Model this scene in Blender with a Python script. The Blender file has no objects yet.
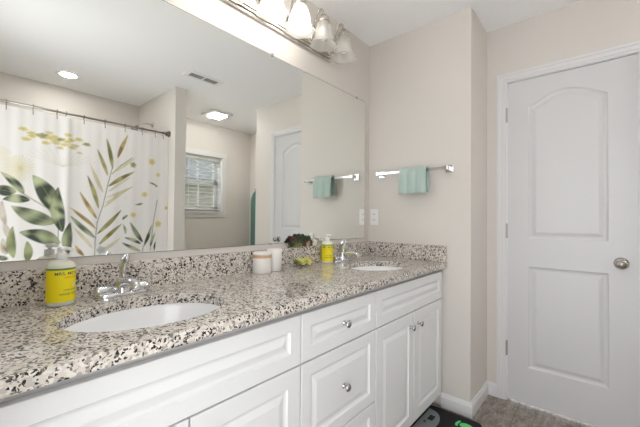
import bpy, bmesh, math, random
import numpy as np
from mathutils import Vector, Matrix
random.seed(4)
PI = math.pi
scn = bpy.context.scene
C = scn.collection

# ---------------------------------------------------------------- camera
cam_d = bpy.data.cameras.new('camera'); cam = bpy.data.objects.new('camera', cam_d); C.objects.link(cam)
CAM = Vector((-2.0469, -1.2968, 1.1498)); YAW, PITCH, ROLL = [math.radians(a) for a in (40.782, 0.928, -0.567)]
_r = Vector((math.sin(YAW), -math.cos(YAW), 0))
_f = Vector((math.cos(YAW)*math.cos(PITCH), math.sin(YAW)*math.cos(PITCH), math.sin(PITCH)))
_u = _r.cross(_f)
_r2 = _r*math.cos(ROLL) - _u*math.sin(ROLL); _u2 = _r*math.sin(ROLL) + _u*math.cos(ROLL)
m = Matrix((_r2, _u2, -_f)).transposed().to_4x4(); m.translation = CAM
cam.matrix_world = m
cam_d.sensor_width = 36; cam_d.lens = 36*327.37/640; cam_d.clip_start = .01
scn.camera = cam
# ---------------------------------------------------------------- world, exposure
SKY_WIN, FILL_DOOR = 6.0, 3.6
w = bpy.data.worlds.new('sky'); scn.world = w; w.use_nodes = True
_N, _L = w.node_tree.nodes, w.node_tree.links      # sky at the window; added fill light on the doorway side, stronger from below
_bg = _N['Background']; _bg.inputs[0].default_value = (.97, .98, 1, 1)
_tc = _N.new('ShaderNodeTexCoord'); _sx = _N.new('ShaderNodeSeparateXYZ'); _mr = _N.new('ShaderNodeMapRange')
_mr.inputs['From Min'].default_value = .3; _mr.inputs['From Max'].default_value = -.8
_mr.inputs['To Min'].default_value = SKY_WIN; _mr.inputs['To Max'].default_value = FILL_DOOR
_L.new(_tc.outputs['Generated'], _sx.inputs[0]); _L.new(_sx.outputs[0], _mr.inputs['Value']); _mz = _N.new('ShaderNodeMapRange'); _mz.inputs['From Min'].default_value = -.4; _mz.inputs['From Max'].default_value = .4
_mz.inputs['To Min'].default_value = 1.1; _mz.inputs['To Max'].default_value = .85; _mm = _N.new('ShaderNodeMath'); _mm.operation = 'MULTIPLY'
_L.new(_sx.outputs[2], _mz.inputs['Value']); _L.new(_mr.outputs[0], _mm.inputs[0]); _L.new(_mz.outputs[0], _mm.inputs[1]); _L.new(_mm.outputs[0], _bg.inputs[1])
scn.view_settings.view_transform = 'Standard'; scn.view_settings.look = 'None'
scn.view_settings.gamma = 1; scn.view_settings.use_curve_mapping = False
scn.view_settings.exposure = .27
scn.cycles.use_denoising = True
scn.cycles.max_bounces = 16; scn.cycles.diffuse_bounces = 8; scn.cycles.glossy_bounces = 8
scn.cycles.transmission_bounces = 10; scn.cycles.transparent_max_bounces = 12
scn.cycles.sample_clamp_indirect = 6
BULB = 38; CEIL_L = 100; SQ_L = 76

# ---------------------------------------------------------------- materials
def mat(name, col, rough=.5, metal=0, spec=None, bump=None, **kw):
    M = bpy.data.materials.new(name); M.use_nodes = True
    b = M.node_tree.nodes['Principled BSDF']
    b.inputs['Base Color'].default_value = (*col, 1); b.inputs['Roughness'].default_value = rough
    b.inputs['Metallic'].default_value = metal
    if spec is not None: b.inputs['Specular IOR Level'].default_value = spec
    for k, v in kw.items(): b.inputs[k.replace('_', ' ')].default_value = v
    if bump:
        N = M.node_tree.nodes; t = N.new('ShaderNodeTexNoise'); t.inputs['Scale'].default_value = bump[0]; t.inputs['Detail'].default_value = 4
        co = N.new('ShaderNodeTexCoord'); bp = N.new('ShaderNodeBump'); bp.inputs['Strength'].default_value = bump[1]; bp.inputs['Distance'].default_value = .002
        L = M.node_tree.links; L.new(co.outputs['Object'], t.inputs['Vector']); L.new(t.outputs['Fac'], bp.inputs['Height']); L.new(bp.outputs['Normal'], b.inputs['Normal'])
    return M
def emis(name, col, s):
    M = bpy.data.materials.new(name); M.use_nodes = True; b = M.node_tree.nodes['Principled BSDF']
    b.inputs['Base Color'].default_value = (*col, 1); b.inputs['Emission Color'].default_value = (*col, 1); b.inputs['Emission Strength'].default_value = s
    return M
WALL = mat('wall_paint', (.668, .634, .594), .6, bump=(220, .08))
CEIL = mat('ceiling_paint', (.90, .905, .915), .7, bump=(40, .25))
TRIM = mat('trim_paint', (.72, .72, .725), .3)
DOORM = mat('door_paint', (.635, .638, .645), .35)
CAB = mat('cabinet_paint', (.75, .76, .77), .32)
CABIN = mat('cabinet_box_paint', (.62, .62, .63), .5)
CHROME = mat('chrome', (.74, .75, .77), .12, 1)
NICKEL = mat('satin_nickel', (.62, .59, .55), .22, 1)
KNOBM = mat('knob_nickel', (.44, .42, .39), .25, 1)
KNOB2 = mat('pull_nickel', (.52, .51, .50), .2, 1)
STEEL = mat('hinge_steel', (.42, .41, .40), .35, 1)
WHITE_PL = mat('white_plastic', (.82, .82, .81), .3)
DARK = mat('dark_plastic', (.03, .03, .035), .4)
PORC = mat('porcelain', (.86, .87, .88), .06)
MIRR = mat('mirror_silver', (.905, .92, .895), .0, 1)
MEDGE = mat('mirror_edge', (.14, .16, .15), .2, .5)
TOWEL = mat('towel_cloth', (.43, .545, .505), .95, bump=(900, .6)); TOWEL.node_tree.nodes['Principled BSDF'].inputs['Sheen Weight'].default_value = .3
TOWEL2 = mat('towel_dark_cloth', (.12, .24, .22), .95, bump=(700, .6))
YEL = mat('label_yellow', (.88, .74, .0), .4)
GRN = mat('label_green', (.10, .25, .08), .4)
INK = mat('label_ink', (.06, .12, .10), .5); RED = mat('label_red', (.7, .15, .05), .5)
SOAPB = mat('soap_bottle', (.80, .78, .66), .2, Subsurface_Weight=.3)
CERAM = mat('cup_ceramic', (.80, .78, .75), .35)
BAND = mat('jar_band', (.62, .40, .25), .5)
BLK = mat('scale_glass', (.010, .010, .012), .5, spec=.15)
GRY = mat('scale_grey', (.20, .22, .23), .3)
LCD = mat('scale_lcd', (.03, .045, .04), .2)
FOOT = mat('scale_green', (.08, .62, .16), .4)
def ramp(N, pts, interp='LINEAR'):
    r = N.new('ShaderNodeValToRGB'); r.color_ramp.interpolation = interp
    e = r.color_ramp.elements
    while len(e) < len(pts): e.new(.5)
    for i, (p, c) in enumerate(pts): e[i].position = p; e[i].color = (*c, 1)
    return r
def granite():
    M = bpy.data.materials.new('granite'); M.use_nodes = True; N = M.node_tree.nodes; L = M.node_tree.links
    b = N['Principled BSDF']; b.inputs['Roughness'].default_value = .07
    co = N.new('ShaderNodeTexCoord')
    def vor(s, rnd=1):
        v = N.new('ShaderNodeTexVoronoi'); v.inputs['Scale'].default_value = s; L.new(mp, v.inputs['Vector']); return v
    wn = N.new('ShaderNodeTexNoise'); wn.inputs['Scale'].default_value = 70; wn.inputs['Detail'].default_value = 3; L.new(co.outputs['Object'], wn.inputs['Vector'])
    mx = N.new('ShaderNodeVectorMath'); mx.operation = 'MULTIPLY_ADD'; mx.inputs[1].default_value = (.014, .014, .014)
    L.new(wn.outputs['Color'], mx.inputs[0]); L.new(co.outputs['Object'], mx.inputs[2]); mp = mx.outputs[0]
    v1 = vor(150); r1 = ramp(N, [(0, (.63, .59, .54)), (.28, (.73, .69, .635)), (.55, (.52, .48, .44)), (.70, (.64, .58, .52)), (.88, (.36, .335, .31))], 'CONSTANT')
    s1 = N.new('ShaderNodeSeparateColor'); L.new(v1.outputs['Color'], s1.inputs[0]); L.new(s1.outputs[0], r1.inputs[0])
    v2 = vor(205); s2 = N.new('ShaderNodeSeparateColor'); L.new(v2.outputs['Color'], s2.inputs[0])
    n2 = N.new('ShaderNodeTexNoise'); n2.inputs['Scale'].default_value = 42; n2.inputs['Detail'].default_value = 2; L.new(co.outputs['Object'], n2.inputs['Vector'])
    # dark crystals: random cells, clustered by a noise
    ad = N.new('ShaderNodeMath'); ad.operation = 'MULTIPLY_ADD'; ad.inputs[1].default_value = .9; L.new(n2.outputs['Fac'], ad.inputs[0]); L.new(s2.outputs[1], ad.inputs[2])
    r2 = ramp(N, [(0, (0, 0, 0)), (.600, (1, 1, 1))], 'CONSTANT')
    dv = N.new('ShaderNodeMath'); dv.operation = 'MULTIPLY'; dv.inputs[1].default_value = .5; L.new(ad.outputs[0], dv.inputs[0]); L.new(dv.outputs[0], r2.inputs[0])
    dk = ramp(N, [(0, (.018, .018, .02)), (.5, (.07, .065, .062)), (.78, (.19, .165, .145))], 'CONSTANT'); L.new(s2.outputs[2], dk.inputs[0])
    m2 = N.new('ShaderNodeMix'); m2.data_type = 'RGBA'; L.new(r2.outputs[0], m2.inputs['Factor']); L.new(r1.outputs[0], m2.inputs['A']); L.new(dk.outputs[0], m2.inputs['B'])
    L.new(m2.outputs['Result'], b.inputs['Base Color'])
    return M
GRAN = granite()
def floor_mat():
    M = bpy.data.materials.new('floor_tile'); M.use_nodes = True; N = M.node_tree.nodes; L = M.node_tree.links
    b = N['Principled BSDF']; b.inputs['Roughness'].default_value = .4
    co = N.new('ShaderNodeTexCoord')
    n = N.new('ShaderNodeTexNoise'); n.inputs['Scale'].default_value = 14; n.inputs['Detail'].default_value = 9; n.inputs['Roughness'].default_value = .75
    mp = N.new('ShaderNodeMapping'); mp.inputs['Scale'].default_value = (1, 2.2, 1); L.new(co.outputs['Object'], mp.inputs[0]); L.new(mp.outputs[0], n.inputs['Vector'])
    r = ramp(N, [(.3, (.08, .07, .06)), (.45, (.20, .172, .15)), (.55, (.32, .28, .24)), (.68, (.47, .425, .37))]); L.new(n.outputs['Fac'], r.inputs[0])
    br = N.new('ShaderNodeTexBrick'); br.inputs['Scale'].default_value = 1; br.inputs['Brick Width'].default_value = .6; br.inputs['Row Height'].default_value = .3; br.inputs['Mortar Size'].default_value = .003
    br.inputs['Color1'].default_value = (1, 1, 1, 1); br.inputs['Color2'].default_value = (.85, .85, .85, 1); br.inputs['Mortar'].default_value = (.55, .55, .55, 1); L.new(co.outputs['Object'], br.inputs['Vector'])
    mm = N.new('ShaderNodeMix'); mm.data_type = 'RGBA'; mm.blend_type = 'MULTIPLY'; mm.inputs['Factor'].default_value = 1
    L.new(r.outputs[0], mm.inputs['A']); L.new(br.outputs['Color'], mm.inputs['B']); L.new(mm.outputs['Result'], b.inputs['Base Color'])
    return M
FLOORM = floor_mat()
def curtain_mat():
    M = bpy.data.materials.new('printed_curtain'); M.use_nodes = True; N = M.node_tree.nodes; L = M.node_tree.links
    b = N['Principled BSDF']; b.inputs['Roughness'].default_value = .8
    a = N.new('ShaderNodeVertexColor'); a.layer_name = 'Print'; L.new(a.outputs['Color'], b.inputs['Base Color'])
    t = N.new('ShaderNodeBsdfTranslucent'); L.new(a.outputs['Color'], t.inputs['Color'])
    mx = N.new('ShaderNodeMixShader'); mx.inputs[0].default_value = .3
    L.new(b.outputs[0], mx.inputs[1]); L.new(t.outputs[0], mx.inputs[2]); L.new(mx.outputs[0], N['Material Output'].inputs['Surface'])
    return M
CURT = curtain_mat()
def frosted():
    M = bpy.data.materials.new('frosted_glass'); M.use_nodes = True; N = M.node_tree.nodes; L = M.node_tree.links
    b = N['Principled BSDF']; b.inputs['Base Color'].default_value = (.95, .95, .93, 1); b.inputs['Roughness'].default_value = .25
    t = N.new('ShaderNodeBsdfTranslucent'); t.inputs['Color'].default_value = (.96, .94, .92, 1)
    tr = N.new('ShaderNodeBsdfTransparent'); tr.inputs['Color'].default_value = (.97, .97, .96, 1)
    m1 = N.new('ShaderNodeMixShader'); m1.inputs[0].default_value = .5; L.new(b.outputs[0], m1.inputs[1]); L.new(t.outputs[0], m1.inputs[2])
    m2 = N.new('ShaderNodeMixShader'); m2.inputs[0].default_value = .68; L.new(m1.outputs[0], m2.inputs[1]); L.new(tr.outputs[0], m2.inputs[2])
    L.new(m2.outputs[0], N['Material Output'].inputs['Surface']); return M
FROST = frosted()
def clearglass():
    M = bpy.data.materials.new('window_glass'); M.use_nodes = True; N = M.node_tree.nodes; L = M.node_tree.links
    g = N.new('ShaderNodeBsdfGlossy'); g.inputs['Roughness'].default_value = 0; tr = N.new('ShaderNodeBsdfTransparent'); tr.inputs['Color'].default_value = (.95, .97, .96, 1)
    m2 = N.new('ShaderNodeMixShader'); m2.inputs[0].default_value = .07; L.new(tr.outputs[0], m2.inputs[1]); L.new(g.outputs[0], m2.inputs[2])
    L.new(m2.outputs[0], N['Material Output'].inputs['Surface']); return M
GLASS = clearglass()

# ---------------------------------------------------------------- helpers
def link(name, bm, material=None, parent=None, smooth=False, bevel=0, recalc=True):
    if recalc: bmesh.ops.recalc_face_normals(bm, faces=bm.faces)
    me = bpy.data.meshes.new(name); bm.to_mesh(me); bm.free()
    o = bpy.data.objects.new(name, me); C.objects.link(o)
    if material: me.materials.append(material)
    if smooth:
        for p in me.polygons: p.use_smooth = True
    if bevel:
        mod = o.modifiers.new('bevel', 'BEVEL'); mod.width = bevel; mod.segments = 2; mod.limit_method = 'ANGLE'; mod.angle_limit = .6
    if parent: o.parent = parent
    return o
def thing(name, label, cat, loc=(0, 0, 0), group=None):
    o = bpy.data.objects.new(name, None); C.objects.link(o); o.location = loc; o.empty_display_size = .05
    return tag(o, label, cat, group)
def tag(o, label, cat, group=None, kind=None):
    o['label'] = label; o['category'] = cat
    if group: o['group'] = group
    if kind: o['kind'] = kind
    return o
def struct(o, label=None):
    o['kind'] = 'structure'
    if label: o['label'] = label
    return o
def box(bm, a, b):
    x0, y0, z0 = [min(a[i], b[i]) for i in range(3)]; x1, y1, z1 = [max(a[i], b[i]) for i in range(3)]
    v = [bm.verts.new(p) for p in ((x0,y0,z0),(x1,y0,z0),(x1,y1,z0),(x0,y1,z0),(x0,y0,z1),(x1,y0,z1),(x1,y1,z1),(x0,y1,z1))]
    for f in ((0,3,2,1),(4,5,6,7),(0,1,5,4),(1,2,6,5),(2,3,7,6),(3,0,4,7)): bm.faces.new([v[i] for i in f])
def boxes(*bs):
    bm = bmesh.new()
    for a, b in bs: box(bm, a, b)
    return bm
def lathe(bm, prof, c=(0,0,0), n=32, axis='z', ex=1, ey=1, fn=None, cap=True, closed=False):
    rings = []
    for k, (r, h) in enumerate(prof):
        ring = []
        for i in range(n):
            a = 2*PI*i/n; rr = r*(fn(a, k/(len(prof)-1)) if fn else 1)
            p = (rr*math.cos(a)*ex, rr*math.sin(a)*ey, h)
            if axis == 'y': p = (p[0], p[2], p[1])
            if axis == 'x': p = (p[2], p[0], p[1])
            ring.append(bm.verts.new((c[0]+p[0], c[1]+p[1], c[2]+p[2])))
        rings.append(ring)
    for A, B in zip(rings, rings[1:]):
        for i in range(n): bm.faces.new((A[i], A[(i+1) % n], B[(i+1) % n], B[i]))
    if cap: bm.faces.new(rings[0]); bm.faces.new(rings[-1])
    return rings
def tube(bm, pts, r, n=12, cap=True, flat=1):
    P = [Vector(p) for p in pts]; rings = []
    up = None
    for i, p in enumerate(P):
        t = (P[min(i+1, len(P)-1)] - P[max(i-1, 0)]).normalized()
        if up is None: up = Vector((0, 0, 1)) if abs(t.z) < .9 else Vector((1, 0, 0))
        s = t.cross(up).normalized(); up = s.cross(t).normalized()
        rr = r[i] if isinstance(r, (list, tuple)) else r
        rings.append([bm.verts.new(p + s*rr*math.cos(2*PI*k/n) + up*rr*flat*math.sin(2*PI*k/n)) for k in range(n)])
    for A, B in zip(rings, rings[1:]):
        for i in range(n): bm.faces.new((A[i], A[(i+1) % n], B[(i+1) % n], B[i]))
    if cap: bm.faces.new(rings[0]); bm.faces.new(rings[-1])
def bez(p, n=16):
    p = [Vector(q) for q in p]; out = []
    for i in range(n+1):
        t = i/n; q = p[:]
        while len(q) > 1: q = [q[j]*(1-t)+q[j+1]*t for j in range(len(q)-1)]
        out.append(q[0])
    return out

# ---------------------------------------------------------------- dimensions
H = 2.4248; XD = .3534; A = .7086; YE = -1.779; X3 = 1.0047; YF = -2.7558
PX0, PX1, PY = -.5762, -.463, -1.848; XL = -2.10
ZC, ZB = .8905, .9903; T = .032; YCF = -.5715; YFACE = -.5467

# ---------------------------------------------------------------- setting
struct(link('floor', boxes(((-2.22, -2.9, -.1), (1.3, .15, 0))), FLOORM), 'mottled grey-brown stone-look tile floor')
struct(link('ceiling', boxes(((-2.22, -2.9, H), (1.3, .15, H+.1))), CEIL), 'white ceiling')
struct(link('wall_back', boxes(((XL-.1, 0, 0), (0, .12, H))), WALL), 'greige wall behind the vanity mirror')
struct(link('wall_right', boxes(((0, -A, 0), (XD+.12, .12, H))), WALL, bevel=.003), 'greige end wall with towel bar, jutting out before the door')
dy0, dy1, dzt = -.8228, -1.4509, 2.055
struct(link('wall_door', boxes(((XD, -A, 0), (XD+.12, dy0, H)), ((XD, dy1, 0), (XD+.12, YE, H)), ((XD, dy0, dzt), (XD+.12, dy1, H)), ((XD+.12, YE, 0), (X3, YE+.1, H))), WALL), 'greige wall around the white door')
struct(link('wall_alcove', boxes(((X3, YE+.1, 0), (X3+.12, YF-.14, H))), WALL), 'greige side wall beyond the door wall')
wx0, wx1, wz0, wz1 = -.07, .525, 1.235, 1.985
struct(link('wall_front', boxes(((XL-.1, YF, 0), (wx0, YF-.14, H)), ((wx1, YF, 0), (X3, YF-.14, H)), ((wx0, YF, 0), (wx1, YF-.14, wz0)), ((wx0, YF, wz1), (wx1, YF-.14, H))), WALL), 'greige wall with the window')
struct(link('wall_partition', boxes(((PX0, YF, 0), (PX1, PY, H))), WALL, bevel=.003), 'greige partition between shower and window')
struct(link('wall_left', boxes(((XL-.1, -.80, 0), (XL, 0, H)), ((XL-.1, YF, 0), (XL, -1.72, H)), ((XL-.1, -1.72, 2.06), (XL, -.80, H))), WALL), 'greige wall with open doorway')
# baseboards
def bboard(name, pts, closed=False):
    # pts: polyline along the wall foot, room on the left-hand side
    prof = [(0, 0), (.014, 0), (.014, .062), (.009, .072), (.005, .083), (0, .083)]
    bm = bmesh.new(); P = [Vector((*p, 0)) for p in pts]; rows = []
    for i, p in enumerate(P):
        d0 = (P[i]-P[i-1]).normalized() if i else None; d1 = (P[i+1]-P[i]).normalized() if i < len(P)-1 else None
        n0 = Vector((-d0.y, d0.x, 0)) if d0 else None; n1 = Vector((-d1.y, d1.x, 0)) if d1 else None
        if n0 and n1: mN = (n0+n1).normalized(); mN = mN/max(.3, mN.dot(n0))
        else: mN = n0 or n1
        rows.append([bm.verts.new(p + mN*o + Vector((0, 0, z))) for o, z in prof])
    for R0, R1 in zip(rows, rows[1:]):
        for k in range(len(prof)-1): bm.faces.new((R0[k], R1[k], R1[k+1], R0[k+1]))
    bm.faces.new(rows[0]); bm.faces.new(rows[-1])
    return struct(link(name, bm, TRIM), 'white baseboard')
bboard('baseboard_right', [(XD, -.771), (XD, -A), (0, -A), (0, -.54)])
bboard('baseboard_door', [(X3, YF), (X3, YE), (XD, YE), (XD, -1.5015)])
bboard('baseboard_front', [(PX1, PY), (PX1, YF), (X3, YF)])
# door casing = trim_1
def casing(bm, y0, y1, zt, wd, x):
    for o, d in ((0, .010), (.012, .015), (wd-.012, .019)):
        pass
    steps = [(0, .012), (wd*.25, .015), (wd*.7, .018)]
    for k, (o, d) in enumerate(steps):
        o2 = steps[k+1][0] if k < 2 else wd
        box(bm, (x, y0+o, 0), (x-d, y0+o2, zt+o2))           # hinge side (towards +y)
        box(bm, (x, y1-o, 0), (x-d, y1-o2, zt+o2))
        box(bm, (x, y0+o, zt+o), (x-d, y1-o, zt+o2))
bm = bmesh.new(); casing(bm, -.8278, -1.4459, 2.050, .055, XD)
box(bm, (XD+.12, dy0, 0), (XD-.004, dy0-.010, dzt)); box(bm, (XD+.12, dy1, 0), (XD-.004, dy1+.010, dzt)); box(bm, (XD+.12, dy0, dzt), (XD-.004, dy1, dzt-.010))
struct(link('trim_1', bm, TRIM, bevel=.002), 'white moulded door casing and jamb')
bm = bmesh.new(); box(bm, (XD+.035, dy0-.01, 0), (XD+.12, dy1+.01, .004))
struct(link('trim_2', bm, DARK), 'dark threshold under the door')

# ---- the door: moulded two-panel slab
def panel_rings(bm, rect, outline, x, prof, to3):
    """rect: (u0,v0,u1,v1) cell; outline(o) -> list of (u,v) inset by o; first list = outer border of the panel"""
    base = outline(0); u0, v0, u1, v1 = rect; n = len(base)
    out = []
    for i, (u, v) in enumerate(base):
        if i == 0: out.append((u0, v0))
        elif i == 1: out.append((u1, v0))
        elif i == 2: out.append((u1, v1))
        elif i == n-1: out.append((u0, v1))
        else: out.append((u, v1))
    prev = [bm.verts.new(to3(u, v, 0)) for u, v in out]
    for o, d in prof:
        cur = [bm.verts.new(to3(u, v, d)) for u, v in outline(o)]
        for i in range(n): bm.faces.new((prev[i], prev[(i+1) % n], cur[(i+1) % n], cur[i]))
        prev = cur
    bm.faces.new(prev)
def rect_outline(a, b, c, d):
    return lambda o: [(a+o, b+o), (c-o, b+o), (c-o, d-o), (a+o, d-o)]
def arch_outline(a, b, c, sh, pk, N=24):
    def f(o):
        pts = [(a+o, b+o), (c-o, b+o), (c-o, sh-o*.9)]
        for i in range(1, N):
            t = i/N; u = (c-o)+(a+o-(c-o))*t
            pts.append((u, (sh-o*.9)+(pk-sh)*(math.sin(PI*t)**1.15)))
        return pts+[(a+o, sh-o*.9)]
    return f
door = struct(thing('door_1', 'white two-panel moulded door with arched upper panel', 'door', (XD, -.8328, 0)))
del door['category']
W = 1.4409-.8328
bm = bmesh.new(); dprof = [(.0, 0), (.006, .006), (.014, .0085), (.022, .0085), (.040, .002), (.046, .0015)]
to3 = lambda u, v, d: (d+.001, -u, v)
panel_rings(bm, (0, .012, W, .945), rect_outline(.112, .236, W-.118, .865), 0, dprof, to3)
panel_rings(bm, (0, .945, W, 2.042), arch_outline(.112, 1.040, W-.118, 1.868, 1.94), 0, dprof, to3)
box(bm, (.012, 0, .012), (.036, -W, 2.042))
for a, b in (((.001, 0, .012), (.013, 0, 2.042)), ((.001, -W, .012), (.013, -W, 2.042))):
    v = [bm.verts.new(p) for p in ((a[0], a[1], a[2]), (b[0], a[1], a[2]), (b[0], a[1], b[2]), (a[0], a[1], b[2]))]; bm.faces.new(v)
v = [bm.verts.new(p) for p in ((.001, 0, .012), (.013, 0, .012), (.013, -W, .012), (.001, -W, .012))]; bm.faces.new(v)
bmesh.ops.remove_doubles(bm, verts=bm.verts, dist=1e-5)
link('door_slab', bm, DOORM, door)
kz, ky = .925, -1.374+.8328
bm = bmesh.new(); lathe(bm, [(.0, .0015), (.030, .0015), (.032, -.003), (.028, -.009), (.014, -.012), (.0, -.012)], (0, ky, kz), 32, 'x', cap=False)
link('knob_rose', bm, KNOBM, door, True)
bm = bmesh.new(); lathe(bm, [(.0, -.010), (.011, -.010), (.011, -.026), (.016, -.032), (.024, -.040), (.0275, -.050), (.025, -.060), (.016, -.066), (.0, -.068)], (0, ky, kz), 32, 'x', ex=1.0, ey=.86, cap=False)
link('door_knob', bm, KNOBM, door, True)
for hz in (1.833, 1.083, .334):
    bm = bmesh.new(); tube(bm, [(-.008, .005, hz-.045), (-.008, .005, hz+.045)], .0065, 12)
    tube(bm, [(-.008, .005, hz+.045), (-.008, .005, hz+.051)], [.0065, .003], 12)
    box(bm, (-.008, .007, hz-.044), (.001, .003, hz+.044))
    link('hinge', bm, STEEL, door)
bm = boxes(((-.003, -W-.0085, kz-.03), (.012, -W-.004, kz+.03))); link('strike_plate', bm, STEEL, door)

# ---- window
win = struct(thing('window_1', 'white double-hung window seen in the mirror', 'window', (wx0, YF, wz0)))
del win['category']
def wl(a): return (a[0]-wx0, a[1]-YF, a[2]-wz0)
def wbox(*bs): return boxes(*[(wl(a), wl(b)) for a, b in bs])
cw = .06
link('window_casing', wbox(((wx0-cw, YF, wz1-.005), (wx1+cw+.01, YF+.018, wz1+.062)), ((wx0-cw, YF, wz0), (wx0, YF+.014, wz1)), ((wx1, YF, wz0), (wx1+cw, YF+.014, wz1)), ((wx0-cw, YF, wz0-.075), (wx1+cw, YF+.014, wz0-.02))), TRIM, win, bevel=.002)
link('window_sill', wbox(((wx0-cw-.01, YF-.09, wz0-.02), (wx1+cw+.01, YF+.03, wz0))), TRIM, win, bevel=.002)
yg = YF-.095
link('window_jamb', wbox(((wx0, YF, wz0), (wx0+.012, YF-.14, wz1)), ((wx1-.012, YF, wz0), (wx1, YF-.14, wz1)), ((wx0, YF, wz1-.012), (wx1, YF-.14, wz1)), ((wx0, yg-.045, wz0-.0), (wx1, yg+.01, wz0+.02))), TRIM, win)
zm = 1.630; gx0, gx1 = wx0+.012, wx1-.012
for nm, za, zb_, yy in (('upper_sash', zm-.020, wz1-.012, yg-.022), ('lower_sash', wz0+.02, zm+.030, yg)):
    s = .050
    f = link(nm, wbox(((gx0, yy-.02, za), (gx0+s, yy, zb_)), ((gx1-s, yy-.02, za), (gx1, yy, zb_)), ((gx0, yy-.02, za), (gx1, yy, za+s)), ((gx0, yy-.02, zb_-s), (gx1, yy, zb_)), ((.216, yy-.016, za), (.238, yy-.004, zb_))), TRIM, win, bevel=.002)
    link('window_pane', wbox(((gx0+s, yy-.012, za+s), (gx1-s, yy-.009, zb_-s))), GLASS, f)
link('sash_lock', wbox(((.21, yg, zm+.030), (.25, yg+.02, zm+.042))), NICKEL, win)
bl = thing('window_blind', 'white horizontal slat blind with open slats in the window', 'blind', (0, 0, 0))
bm = bmesh.new(); z = wz1-.06
while z > wz0+.06:
    vs = [bm.verts.new(p) for p in ((gx0+.004, YF-.071, z-.001), (gx1-.004, YF-.071, z-.001), (gx1-.004, YF-.046, z), (gx0+.004, YF-.046, z), (gx1-.004, YF-.021, z+.001), (gx0+.004, YF-.021, z+.001))]
    bm.faces.new((vs[0], vs[1], vs[2], vs[3])); bm.faces.new((vs[3], vs[2], vs[4], vs[5])); z -= .048
o = link('slats', bm, WHITE_PL, bl, recalc=False); sm = o.modifiers.new('s', 'SOLIDIFY'); sm.thickness = .0028
link('headrail', boxes(((gx0, YF-.075, wz1-.05), (gx1, YF-.017, wz1-.013))), WHITE_PL, bl, bevel=.002)
link('bottom_rail', boxes(((gx0+.002, YF-.071, wz0+.022), (gx1-.002, YF-.021, wz0+.040))), WHITE_PL, bl, bevel=.002)
bm = bmesh.new()
for x in (.06, .40):
    bm = bmesh.new(); tube(bm, [(x, YF-.046, wz0+.04), (x, YF-.046, wz1-.05)], .0015, 6); link('cord', bm, WHITE_PL, bl)
bm = bmesh.new(); tube(bm, [(.01, YF-.012, 1.50), (.01, YF-.012, 1.93)], .003, 8); tube(bm, [(.01, YF-.012, 1.50), (.01, YF-.012, 1.475), (.01, YF-.012, 1.455)], [.004, .008, .007], 8)
link('tilt_wand', bm, mat('wand_grey', (.25, .25, .25), .4), bl)

# outside: lawn and the neighbouring house
tag(link('lawn', boxes(((-9, -16, -.5), (11, -3.4, -.35))), mat('grass', (.05, .08, .03), .9, bump=(30, 1))), 'green lawn outside the window', 'grass', kind='stuff')
nh = thing('neighbouring_house', 'tan sided neighbouring house seen through the window blinds', 'house', (0, -8, -.35))
bm = bmesh.new(); z = 0
while z < 2.6:
    v = [bm.verts.new(p) for p in ((-5, -.03, z), (7, -.03, z), (7, 0, z), (-5, 0, z), (7, -.02, z+.16), (-5, -.02, z+.16))]
    bm.faces.new((v[0], v[1], v[2], v[3])); bm.faces.new((v[3], v[2], v[4], v[5])); z += .16
box(bm, (-5, -3, 0), (7, -.03, 2.6))
link('siding', bm, mat('tan_siding', (.10, .09, .075), .7), nh)
bm = bmesh.new(); v = [bm.verts.new(p) for p in ((-5.3, .4, 2.55), (7.3, .4, 2.55), (7.3, -1.8, 3.9), (-5.3, -1.8, 3.9), (-5.3, .4, 2.65), (7.3, .4, 2.65), (7.3, -1.8, 4.0), (-5.3, -1.8, 4.0))]
for f in ((0,1,2,3),(4,5,6,7),(0,1,5,4),(1,2,6,5),(2,3,7,6),(3,0,4,7)): bm.faces.new([v[i] for i in f])
link('roof', bm, mat('grey_shingles', (.05, .055, .065), .9), nh)

# ---------------------------------------------------------------- vanity
def front(bm, x0, x1, z0, z1, fw=.052):
    to = lambda u, v, d: (u, YFACE+d, v)
    e = .0015
    prof = [(fw, 0), (fw+.004, .006), (fw+.010, .008), (fw+.014, .008), (fw+.034, .002)]
    # slab sides
    u0, v0, u1, v1 = x0, z0, x1, z1
    o0 = [bm.verts.new((u, YFACE+.019, v)) for u, v in ((u0, v0), (u1, v0), (u1, v1), (u0, v1))]
    o1 = [bm.verts.new((u, YFACE+e, v)) for u, v in ((u0, v0), (u1, v0), (u1, v1), (u0, v1))]
    prev = o1
    for i in range(4): bm.faces.new((o0[i], o0[(i+1) % 4], o1[(i+1) % 4], o1[i]))
    bm.faces.new(o0)
    for o, d in [(e, 0)] + prof:
        cur = [bm.verts.new(to(u, v, d)) for u, v in ((u0+o, v0+o), (u1-o, v0+o), (u1-o, v1-o), (u0+o, v1-o))]
        for i in range(4): bm.faces.new((prev[i], prev[(i+1) % 4], cur[(i+1) % 4], cur[i]))
        prev = cur
    bm.faces.new(prev)
def knob(parent, x, z):
    bm = bmesh.new()
    lathe(bm, [(.0, 0), (.009, 0), (.009, -.002), (.005, -.004), (.0055, -.014), (.011, -.018), (.0145, -.022), (.0145, -.025), (.010, -.0285), (.0, -.030)], (x, YFACE, z), 24, 'y', cap=False)
    return link('knob', bm, KNOB2, parent, True)
X1, X2_, X3_, XV = -1.2645, -.7944, -.0171, -2.032
gap = .006
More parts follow.
